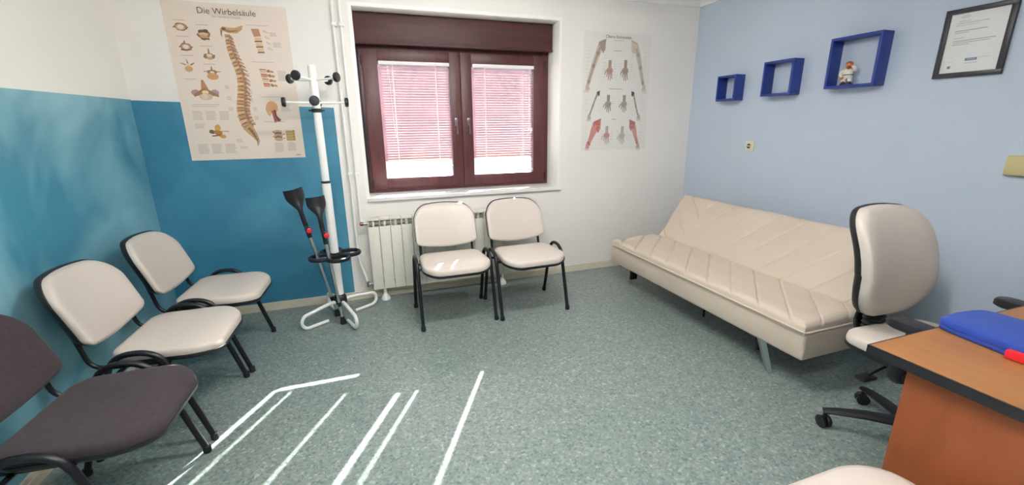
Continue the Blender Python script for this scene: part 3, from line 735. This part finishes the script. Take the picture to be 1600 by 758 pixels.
for s in (-1, 1):
    bm = NB(); lathe(bm, [(.009, 0), (.013, .003), (.012, .010), (.005, .014)], (.016*s, -.010, .008), 10, mtx=Matrix.Diagonal((1, 1.7, 1))); obj('shoe', bm, MT['shoe'], fg)
    bm = NB(); tube(bm, catmull([(.015*s, .0, .014), (.017*s, .0, .030), (.013*s, .0, .052)], 4), [.012, .0125, .013, .0135, .014, .0145, .015, .015, .015], 10); obj('trouser_leg', bm, MT['ceram_white'], fg)
bm = NB(); lathe(bm, [(.020, .040), (.026, .046), (.028, .058), (.026, .075), (.024, .088), (.016, .098), (.008, .102)], (0, 0, 0), 16, mtx=Matrix.Diagonal((1.05, .8, 1))); coat = obj('coat', bm, MT['ceram_white'], fg)
bm = NB(); lathe(bm, [(.0275, .058), (.029, .059), (.029, .063), (.0275, .064)], (0, 0, 0), 16, mtx=Matrix.Diagonal((1.05, .8, 1))); obj('belt', bm, MT['shoe'], coat)
hd = obj('head', lathe(NB(), [(.008, .098), (.015, .103), (.0185, .112), (.019, .122), (.016, .132), (.008, .138)], (0, -.004, 0), 16), MT['skin'], fg)
bm = NB(); lathe(bm, [(.0195, .120), (.0205, .128), (.0165, .137), (.006, .1425)], (0, -.001, 0), 14); obj('hair', bm, MT['hair'], hd)
bm = NB(); lathe(bm, [(.002, .094), (.008, .099), (.012, .106), (.008, .112)], (0, -.014, 0), 10); obj('beard', bm, MT['hair'], hd)
bm = NB(); lathe(bm, [(.001, -.005), (.004, -.002), (.004, .002), (.001, .004)], (0, -.024, .117), 8); obj('nose', bm, MT['skin'], hd)
bm = NB(); tube(bm, catmull([(-.024, 0, .090), (-.036, -.006, .074), (-.032, -.016, .056), (-.026, -.02, .046)], 4), [.010]*9+[.008]*4, 8); obj('arm', bm, MT['ceram_white'], fg)
bm = NB(); tube(bm, catmull([(.024, 0, .090), (.038, -.010, .088), (.032, -.020, .102), (.020, -.020, .112)], 4), [.010]*9+[.008]*4, 8); obj('arm', bm, MT['ceram_white'], fg)
bm = NB(); lathe(bm, [(.004, -.007), (.008, -.003), (.008, .004), (.004, .008)], (.018, -.021, .115), 10); lathe(bm, [(.004, -.007), (.008, -.003), (.008, .004), (.004, .008)], (-.025, -.021, .041), 10); obj('hand', bm, MT['skin'], fg)

# ------------------------------------------------------------------ flat print
def poly_mesh(name, items, place, parent, off=0):
    """items = [(points, colour)] in metres from the sheet's top-left corner; place(u, v, lift) -> xyz"""
    vs = []; fs = []; cols = []
    for i, (pts, c) in enumerate(items):
        b = len(vs); vs += [place(u, v, off+(.000015*i if len(items) < 170 else .0001)) for u, v in pts]; fs.append(list(range(b, b+len(pts)))); cols.append(lin(c))
    me = bpy.data.meshes.new(name); me.from_pydata(vs, [], fs)
    at = me.color_attributes.new('ink', 'FLOAT_COLOR', 'CORNER'); k = 0
    for p, c in zip(me.polygons, cols):
        for li in p.loop_indices: at.data[li].color = c
    me.materials.append(MT['ink']); o = bpy.data.objects.new(name, me); return link(o, parent)
def ell(cx, cy, rx, ry, n=16, a=0, jit=0):
    out = []
    for k in range(n):
        t = 2*PI*k/n; j = 1+random.uniform(-jit, jit); x = rx*math.cos(t)*j; y = ry*math.sin(t)*j
        out.append((cx+x*math.cos(a)-y*math.sin(a), cy+x*math.sin(a)+y*math.cos(a)))
    return out
def stroke(pts, ws):
    P = [Vector((a, b)) for a, b in pts]; n = len(P); Lf = []; Rt = []
    for i, p in enumerate(P):
        t = (P[min(i+1, n-1)]-P[max(i-1, 0)]).normalized(); q = Vector((-t.y, t.x)); w_ = ws[i] if isinstance(ws, (list, tuple)) else ws
        Lf.append(p+q*w_/2); Rt.append(p-q*w_/2)
    return [(v.x, v.y) for v in Lf+Rt[::-1]]
def bar(u, v, w_, h=.0035): return [(u, v), (u+w_, v), (u+w_, v+h), (u, v+h)]
def textmesh(name, body, size, place, u, v, m, parent, stretch=1.0):
    cu = bpy.data.curves.new(name, 'FONT'); cu.body = body; cu.size = size; cu.align_x = 'CENTER'
    to = bpy.data.objects.new('tmp_text', cu); COL.objects.link(to)
    bpy.context.view_layer.update(); me = bpy.data.meshes.new_from_object(to.evaluated_get(bpy.context.evaluated_depsgraph_get()))
    bpy.data.objects.remove(to); bpy.data.curves.remove(cu)
    for vx in me.vertices: vx.co = Vector(place(u+vx.co.x*stretch, v-vx.co.y, .0016))
    me.materials.clear(); me.materials.append(m); me.name = name
    return link(bpy.data.objects.new(name, me), parent)
INKD = mat('title_ink', (92, 84, 80), .6)

# poster of the spine
PW, PH = .705, .988
p1 = thing('anatomy_poster', 'beige anatomy poster of the spine titled Die Wirbelsäule on the blue and white wall', 'poster', (-1.085+PW/2, YB, 1.151))
obj('sheet', box(NB(), -PW/2, PW/2, -.0035, -.0005, 0, PH), MT['poster'], p1, False)
pl1 = lambda u, v, l=0: (u-PW/2, -.0037-l, PH-v)
textmesh('title', 'Die Wirbelsäule', .052, pl1, .354, .066, INKD, p1, .98)
textmesh('subtitle', 'The Vertebral Column', .018, pl1, .345, .086, mat('subtitle_ink', '9a8a80', .6), p1)
TAN, TAN2, BRN, DK, PNK = 'c39a72', 'd8b890', '9b6f4c', '6a5044', 'b58573'
spine = [(.334, .185), (.334, .225), (.336, .265), (.343, .315), (.356, .365), (.368, .415), (.371, .47), (.366, .525), (.357, .575), (.348, .62), (.344, .665), (.349, .72), (.364, .768)]
cv = catmull([(a, b, 0) for a, b in spine], 12); items = []
items.append((stroke([(.300, .160), (.318, .150), (.345, .158), (.390, .158), (.420, .140), (.430, .126)], [.012, .030, .034, .034, .024, .006]), TAN))
items.append((stroke([(.318, .152), (.350, .165), (.40, .158)], [.01, .012, .006]), BRN)); items.append((ell(.320, .150, .012, .008), DK))
items.append((stroke([(.306, .16), (.302, .185), (.304, .20)], [.012, .008, .003]), BRN))
items.append((stroke([p.xy for p in cv[::6]], [.022+.030*k/24 for k in range(len(cv[::6]))]), BRN))
items.append((stroke([(p.x+.016+.010*k/24, p.y+.004) for k, p in enumerate(cv[::6])], [.016+.014*k/24 for k in range(len(cv[::6]))]), 'a67c58'))
N = 25; total = len(cv)-1
for i in range(N):
    q = i/N; a = cv[int(q*total)]; b = cv[min(total, int((i+1)/N*total))]; c = (a+b)/2; t = (b-a).normalized(); n_ = Vector((t.y, -t.x, 0))
    w_ = .026+.034*q
    if n_.x < 0: n_ = -n_
    items.append(([(v.x, v.y) for v in (a-n_*w_*.55+t*.001, a+n_*w_*.35+t*.001, b+n_*w_*.35-t*.003, c+n_*w_*.28, b-n_*w_*.55-t*.003, c-n_*w_*.48)], TAN2 if i % 2 else TAN))
    items.append((stroke([(a-n_*w_*.5).xy, (a+n_*w_*.4).xy], .0028), BRN))
    pc = c+n_*w_*.5; items.append((ell(pc.x, pc.y, w_*.16, .010, 8), BRN))
    lnp = .028+.016*math.sin(PI*min(1, q*1.3)); dn = n_*.9+t*(.9 if q < .6 else .35)
    e = pc+dn.normalized()*lnp
    items.append((stroke([pc.xy, ((pc+e)/2).xy, e.xy], [.015, .012 if q < .6 else .016, .005 if q < .6 else .013]), TAN if i % 2 else PNK))
    items.append((stroke([(pc+t*.007).xy, (e+t*.005).xy], [.004, .002]), DK))
items.append((stroke([(.362, .765), (.385, .80), (.405, .835), (.418, .87), (.411, .90)], [.062, .052, .034, .018, .003]), TAN))
items.append((stroke([(.372, .775), (.395, .815), (.412, .86), (.410, .895)], [.020, .016, .008, .002]), BRN))
for k in range(4): items.append((ell(.388+.010*k, .798+.018*k, .005, .004, 8), DK))
poly_mesh('spine_drawing', items, pl1, p1)
def vertebra(cx, cy, r, kind):
    it = []
    if kind in (0, 1):
        it.append((ell(cx, cy, r*1.05, r*.72, 18, 0, .12), DK)); it.append((ell(cx, cy, r*.92, r*.6, 18, 0, .06), TAN)); it.append((ell(cx, cy, r*.55, r*.42, 14), 'e2d4c6'))
        it.append((stroke([(cx-r*1.3, cy+r*.05), (cx-r*.8, cy)], [r*.15, r*.4]), BRN)); it.append((stroke([(cx+r*.8, cy), (cx+r*1.3, cy+r*.05)], [r*.4, r*.15]), BRN))
        if kind == 1: it.append((stroke([(cx-.1*r, cy-r*1.2), (cx-.2*r, cy-r*.5)], [r*.2, r*.5]), BRN)); it.append((stroke([(cx-r, cy+r*.6), (cx, cy+r*.75), (cx+r, cy+r*.5)], r*.18), DK))
    elif kind == 2:
        it += [(stroke([(cx-r*1.4, cy-r*.75), (cx-r*.3, cy-r*.3)], [r*.12, r*.3]), BRN), (stroke([(cx+r*1.2, cy-r*.8), (cx+r*.2, cy-r*.2)], [r*.2, r*.35]), BRN), (stroke([(cx-.15*r, cy-r*1.5), (cx, cy-r*.6)], [r*.1, r*.3]), BRN), (ell(cx, cy-r*.25, r*.5, r*.4, 12), 'dccabb'), (ell(cx, cy+r*.45, r*.75, r*.6, 14), 'cfa06e')]
    elif kind == 3:
        it += [(ell(cx, cy, r*1.1, r*.95, 16, 0, .18), BRN), (ell(cx-r*.5, cy-r*.55, r*.4, r*.32, 10), DK), (ell(cx+r*.35, cy-r*.65, r*.45, r*.35, 10), DK), (ell(cx-r*.1, cy-r*.1, r*.8, r*.3, 12), TAN2), (ell(cx, cy+r*.35, r*.7, r*.35, 12, .2), TAN), (stroke([(cx-r*.6, cy+r*.7), (cx+r*.8, cy+r*.75)], r*.25), DK)]
    elif kind == 4:
        it += [(stroke([(cx, cy-r*1.5), (cx, cy-r*.4)], [r*.18, r*.4]), BRN), (ell(cx, cy+r*.1, r*1.15, r*.6, 16, 0, .12), BRN), (ell(cx, cy-r*.05, r*.55, r*.35, 12), 'dccabb'), (ell(cx, cy+r*.5, r*.6, r*.3, 12), TAN)]
    elif kind == 5:
        it += [(stroke([(cx, cy-r*1.35), (cx, cy-r*.3)], [r*.15, r*.4]), BRN), (stroke([(cx-r*1.4, cy-r*.4), (cx+r*1.4, cy-r*.4)], [r*.12, r*.12]), DK), (ell(cx, cy-r*.3, r*.9, r*.45, 14, 0, .1), BRN), (ell(cx, cy-r*.2, r*.4, r*.3, 12), 'dccabb'), (ell(cx, cy+r*.5, r*1.0, r*.62, 16), 'c79767')]
    elif kind == 6:
        it += [(stroke([(cx-r*.1, cy-r*1.25), (cx, cy-r*.3)], [r*.2, r*.7]), 'b5805e'), (ell(cx-r*.85, cy+r*.05, r*.45, r*.32, 12, .3, .1), 'a98a92'), (ell(cx+r*.85, cy+r*.05, r*.45, r*.32, 12, -.3, .1), 'a98a92'), (stroke([(cx-r*1.1, cy+r*.35), (cx, cy-r*.2), (cx+r*1.2, cy+r*.4)], [r*.25, r*.6, r*.2]), BRN), (ell(cx, cy-r*.02, r*.32, r*.18, 12), 'e3cf9a'), (ell(cx, cy+r*.45, r*.62, r*.36, 16), 'cdaf98'), (ell(cx-r*.1, cy+r*.45, r*.3, r*.3, 12), 'dcc4b4')]
    elif kind == 7:
        it += [(ell(cx, cy-r*.6, r*.4, r*.55, 10, .1, .1), 'cf9c55'), (ell(cx-r*.8, cy-r*.05, r*.4, r*.3, 10, .4, .1), DK), (stroke([(cx+r*.2, cy-r*.1), (cx+r*1.4, cy-r*.1)], r*.2), 'c9a866'), (ell(cx, cy+.1*r, r*.6, r*.4, 12, .2, .15), 'a87432'), (ell(cx+r*.5, cy+r*.65, r*.45, r*.3, 10, .2, .1), 'c48f4f'), (stroke([(cx-r*.9, cy+r*.55), (cx+r*.2, cy+r*.45)], r*.18), DK)]
    return it
for (cx, cy, r, kd) in ((.083, .152, .033, 0), (.092, .268, .030, 1), (.085, .388, .030, 2), (.205, .192, .034, 3), (.213, .318, .030, 4), (.212, .428, .034, 5), (.152, .545, .062, 6), (.185, .802, .045, 7)):
    poly_mesh('vertebra_drawing', vertebra(cx, cy, r, kd), pl1, p1)
it = [([(.478, .142), (.525, .140), (.532, .185), (.490, .190)], 'b98668')]
for k in range(3):
    y = .195+.034*k; it += [([(.490+.004*k, y), (.532+.002*k, y-.004), (.534+.002*k, y+.022), (.494+.004*k, y+.026)], TAN2), (stroke([(.490+.004*k, y+.024), (.535+.002*k, y+.022)], .008), '8a4a48')]
for k in range(4): it.append((stroke([(.548+.006*k, .150+.035*k), (.58+.004*k, .165+.035*k)], [.014, .006]), 'd0bfb4'))
poly_mesh('section_drawing', it, pl1, p1)
it = []
for k in range(4):
    y = .392+.030*k; it += [([(.492+.004*k, y), (.532+.004*k, y+.004), (.530+.004*k, y+.024), (.494+.004*k, y+.022)], 'c48f66' if k % 2 else TAN2), (stroke([(.492+.004*k, y), (.532+.004*k, y+.003)], .005), '8c5440'), (ell(.545+.004*k, y+.012, .012, .010, 10, .2, .2), BRN), (ell(.566+.004*k, y+.014, .013, .008, 10, .3, .2), 'b98668')]
poly_mesh('joint_drawing', it, pl1, p1)
poly_mesh('head_drawing', [(ell(.535, .640, .036, .042, 20), 'cf9d72'), (stroke([(.506, .635), (.497, .655), (.503, .668), (.505, .680), (.520, .690)], [.02, .01, .012, .012, .02]), 'cf9d72'), (stroke([(.540, .660), (.545, .70), (.560, .735)], [.024, .026, .050]), 'a35a48'), (stroke([(.548, .655), (.552, .70), (.572, .735)], [.01, .012, .008]), '6d3a34')], pl1, p1)
poly_mesh('disc_drawing', [(ell(.548, .805, .028, .014, 14), 'c9a58c'), (ell(.548, .818, .024, .012, 12), '8a6a60'), (ell(.548, .832, .028, .014, 14), 'bf987e'), (ell(.548, .845, .024, .012, 12), '7c5b52'), (ell(.548, .857, .027, .013, 14), 'c3a080'), (stroke([(.515, .80), (.525, .815)], .006), BRN), (stroke([(.512, .835), (.525, .845)], .006), BRN), (stroke([(.575, .825), (.592, .82)], .008), 'c39a62'), (stroke([(.575, .85), (.592, .85)], .008), 'c39a62')], pl1, p1)
it = [([(.598, .795), (.655, .797), (.655, .868), (.598, .868)], 'c3a36c')]
for k in range(4): it += [(stroke([(.598, .806+.018*k), (.655, .807+.018*k)], .003), '8f7344'), (ell(.648, .800+.019*k, .008, .006, 8), 'a5854f')]
poly_mesh('block_drawing', it, pl1, p1)
it = []
def para(u, v, w_, n, c='c2b3a7', h=.0042, gap=.0085):
    for k in range(n): it.append((bar(u, v+k*gap, w_*random.uniform(.8, 1), h), c))
for u, v in ((.045, .110), (.050, .205), (.055, .318), (.165, .132), (.170, .258), (.168, .368), (.045, .462)): it.append((bar(u, v, .07, .0035), 'b7a79b'))
for u, v in ((.455, .118), (.455, .345), (.475, .350+.22), (.475, .735)): it.append((bar(u, v, .13, .003), 'b7a79b'))
it.append((bar(.06, .622, .16, .0035), 'b7a79b')); it.append((bar(.055, .634, .15, .003), 'b7a79b'))
for u in (.055, .130, .210): para(u, .665, .062, 7)
para(.055, .745, .06, 4)
for u in (.05, .13, .21): para(u, .88, .065, 8)
para(.345, .60, .0, 1)
for v in (.42, .47, .53, .58, .64, .70): para(.405 if v < .6 else .418, v, .025, 3); 
for v in (.50, .57, .64): para(.270, v, .03, 3)
para(.285, .85, .04, 3); para(.30, .90, .05, 2)
para(.515, .88, .06, 8); para(.60, .88, .055, 7); para(.585, .16, .05, 3); para(.60, .22, .05, 4); para(.60, .40, .06, 8); para(.59, .62, .06, 6)
it.append((bar(.645, .965, .03, .005), '857a75'))
for i, q in enumerate(it): pass
poly_mesh('caption_lines', it, pl1, p1)['kind'] = 'stuff'

# poster of the arms
QW, QH = .672, .985
p2 = thing('anatomy_poster', 'white anatomy poster of arms and hands titled Obere Extremität right of the window', 'poster', (1.873+QW/2, YB, 1.134))
def w2(u, v): return .004*math.sin(u*7+v*3)**2*(v/QH)+.010*max(0, v-.9)*abs(u-.35)
bm = NB(); Vg = grid(bm, lambda a, b: (a*QW-QW/2, -.0025-w2(a*QW, b*QH), QH-b*QH), 30, 40)
rim = [Vg[i][0] for i in range(31)]+[Vg[30][j] for j in range(1, 41)]+[Vg[i][40] for i in range(29, -1, -1)]+[Vg[0][j] for j in range(39, 0, -1)]
B = [bm.verts.new(v.co+Vector((0, .0008, 0))) for v in rim]; n = len(rim)
for k2 in range(n): bm.faces.new((rim[k2], rim[(k2+1) % n], B[(k2+1) % n], B[k2]))
obj('sheet', bm, MT['poster2'], p2)
pl2 = lambda u, v, l=0: (u-QW/2, -.0034-l-w2(u, v), QH-v)
textmesh('title', 'Obere Extremität', .036, pl2, .332, .046, INKD, p2, .98)
def hand(cx, y0, y1, col, dark):
    h = y1-y0; it = [(stroke([(cx, y0), (cx, y0+h*.36)], [.030, .030]), col), (ell(cx, y0+h*.50, .033, h*.17, 14), col)]
    for k, (dx_, ln) in enumerate(((-.026, .82), (-.010, .97), (.007, 1.0), (.023, .92))):
        it.append((stroke([(cx+dx_*.7, y0+h*.55), (cx+dx_*1.15, y0+h*ln)], [.013, .007]), col)); it.append((stroke([(cx+dx_*.6, y0+h*.45), (cx+dx_*1.1, y0+h*ln*.97)], [.003, .003]), dark))
    it.append((stroke([(cx-.022, y0+h*.45), (cx-.045, y0+h*.62), (cx-.048, y0+h*.74)], [.016, .012, .006]), col))
    it.append((stroke([(cx-.006, y0), (cx-.006, y0+h*.35)], .004), dark)); it.append((stroke([(cx+.008, y0), (cx+.008, y0+h*.35)], .004), dark)); return it
def arm(P, ws, col, dark, cap):
    it = [(stroke(P, ws), col), (stroke(P, [w_*.22 for w_ in ws]), dark)]
    for q in P[1:-1]: it.append((ell(q[0], q[1], ws[1]*.32, ws[1]*.38, 10), dark))
    sg = 1 if P[0][0] > P[-1][0] else -1; x, y = P[0]; w0 = ws[0]              # shoulder blade and collar bone towards the body
    it += [([(x-sg*w0*.5, y-w0*.3), (x+sg*w0*.2, y-w0*.65), (x+sg*w0*.75, y-w0*.85), (x+sg*w0*.7, y+w0*.5), (x+sg*w0*.35, y+w0*1.1), (x, y+w0*.5)], cap), (stroke([(x-sg*w0*.3, y-w0*.4), (x+sg*w0*.8, y-w0*.8)], w0*.12), dark)]
    ex, ey = P[-1]; we = ws[-1]; it.append((ell(ex, ey, we*.8, we*1.1, 10), col))
    for q in (-.6, -.2, .2, .6): it.append((stroke([(ex+we*q, ey+we*.5), (ex+we*q*1.4-sg*we*.25, ey+we*2.0)], [we*.36, we*.18]), col))
    it.append((stroke([(ex+sg*we*.4, ey), (ex+sg*we*1.2, ey+we*.9)], [we*.4, we*.2]), col))
    return it
poly_mesh('arm_drawing', arm([(.165, .105), (.135, .17), (.095, .275), (.055, .40), (.043, .445)], [.060, .048, .040, .034, .024], 'c4b4a8', 'a08c80', 'a39188'), pl2, p2)
poly_mesh('arm_drawing', arm([(.510, .105), (.540, .17), (.570, .275), (.605, .40), (.622, .445)], [.060, .048, .040, .034, .024], 'c8beb6', 'a89c96', 'd2c2a6'), pl2, p2)
poly_mesh('arm_drawing', arm([(.150, .495), (.128, .54), (.105, .60), (.078, .67), (.070, .695)], [.026, .016, .018, .016, .020], 'b0a69f', '6b605c', '5e4f4a'), pl2, p2)
poly_mesh('arm_drawing', arm([(.512, .495), (.528, .54), (.546, .60), (.572, .67), (.585, .695)], [.026, .016, .018, .016, .020], 'b3a9a2', '766b66', '4d4140'), pl2, p2)
poly_mesh('arm_drawing', arm([(.142, .765), (.120, .82), (.100, .87), (.075, .925), (.062, .945)], [.066, .062, .042, .030, .020], 'c48a82', 'a8625e', 'b86a64'), pl2, p2)
poly_mesh('arm_drawing', arm([(.530, .765), (.548, .82), (.562, .87), (.585, .925), (.595, .955)], [.054, .046, .036, .028, .020], 'c89a92', 'a8706a', 'b8706a'), pl2, p2)
for cx, y0, y1, c, d in ((.258, .222, .390, 'b89a8a', '8d6f62'), (.416, .216, .392, 'a89284', '7f6a60'), (.258, .508, .660, 'a79c96', '66595a'), (.420, .508, .660, 'aca19b', '6e6160'), (.255, .776, .940, 'bdb5b0', '8f8583'), (.417, .778, .942, 'c2bab5', '989090')):
    it2 = hand(cx, y0, y1, c, d)
    if y0 > .7 and cx < .3: it2.append((ell(cx, .855, .028, .022, 12, 0, .1), 'c08088'))
    poly_mesh('hand_drawing', it2, pl2, p2)
it = [(bar(.285, .060, .10, .004), 'b3aba6'), (bar(.295, .142, .075, .005), 'a9a19c'), (bar(.265, .455, .13, .005), 'a9a19c'), (bar(.300, .715, .045, .005), 'a9a19c')]
for v in (.25, .27, .29, .31, .34, .36, .54, .56, .58, .60, .82, .84, .86, .89):
    for u in (.195, .295, .355, .455): it.append((bar(u+random.uniform(-.006, .006), v+random.uniform(-.004, .004), .028, .0028), 'c6bfba'))
for v in [.15+.03*k for k in range(9)]+[.52+.03*k for k in range(5)]+[.77+.03*k for k in range(6)]:
    for u in (.025, .165 if v > .3 else .19, .60, .50 if v > .3 else .47): it.append((bar(u, v, .03, .0026), 'cbc5c0'))
poly_mesh('caption_lines', it, pl2, p2)['kind'] = 'stuff'

# framed certificate on the right wall
cz0, cz1, cy0, cy1 = 1.583, 1.922, 1.352, 1.632
cf = thing('framed_certificate', 'black framed certificate hanging at the top right of the light blue wall', 'picture frame', (XR, (cy0+cy1)/2, cz0))
hw = (cy1-cy0)/2; hh = cz1-cz0; fwid = .024
for nm, b4 in (('frame_rail', (-hw, hw, 0, fwid)), ('frame_rail', (-hw, hw, hh-fwid, hh)), ('frame_stile', (-hw, -hw+fwid, fwid, hh-fwid)), ('frame_stile', (hw-fwid, hw, fwid, hh-fwid))):
    obj(nm, box(NB(), -.018, -.001, b4[0], b4[1], b4[2], b4[3], .0015), MT['picframe'], cf)
obj('document', box(NB(), -.009, -.004, -hw+fwid-.004, hw-fwid+.004, fwid-.004, hh-fwid+.004), MT['paper'], cf, False)
pl3 = lambda u, v, l=0: (-.0094-l, hw-fwid-u, hh-fwid-v)
it = [(ell(.060, .018, .020, .008, 14), 'cfd0d0')]
for u, v, wd, c in ((.035, .036, .05, 'c4c4c4'), (.030, .046, .13, 'bfbfbf'), (.025, .056, .10, 'cccccc'), (.028, .083, .13, 'a9a9ac'), (.028, .092, .06, 'bdbdbd'), (.03, .118, .045, 'c6c6c6'), (.028, .132, .17, 'a9a9ac'), (.03, .141, .15, 'b5b5b5'), (.028, .150, .07, 'b5b5b5'), (.10, .245, .05, 'c8c8c8'), (.03, .235, .02, 'd0d0d0'), (.15, .222, .045, 'cfcfcf')): it.append((bar(u, v, wd, .0045), c))
it += [(bar(.098, .223, .048, .013), '5a7288'), (bar(.106, .227, .032, .004), '9fb2c2'), (bar(.030, .255, .014, .014), '8a8a8c'), (bar(.033, .259, .005, .005), '5b5b5d')]
poly_mesh('print', it, pl3, cf)['kind'] = 'stuff'

# wall socket and switch box
sk = thing('wall_socket', 'small cream wall socket below the smallest blue shelves', 'socket', (XR, 2.785, 1.135))
obj('plate', box(NB(), -.010, 0, -.040, .040, 0, .080, .004), MT['socket'], sk)
obj('well', lathe(NB(), [(.024, -.017), (.026, -.011), (.026, -.009)], (0, 0, .040), 20, 'x'), MT['socket'], sk)
obj('recess', lathe(NB(), [(.019, -.0178), (.019, -.0168)], (0, 0, .040), 20, 'x'), MT['hole'], sk)
bm = NB(); box(bm, -.0182, -.0176, -.022, .022, .036, .044); obj('key', bm, MT['socket'], sk)
sw = thing('junction_box', 'yellowed plastic box on the blue wall at the right edge', 'switch box', (XR, 1.165, 1.098))
obj('cover', box(NB(), -.030, 0, -.075, .075, 0, .092, .006), MT['switch'], sw)
obj('base_plate', box(NB(), -.006, 0, -.079, .079, -.004, .096, .003), MT['switch'], sw)
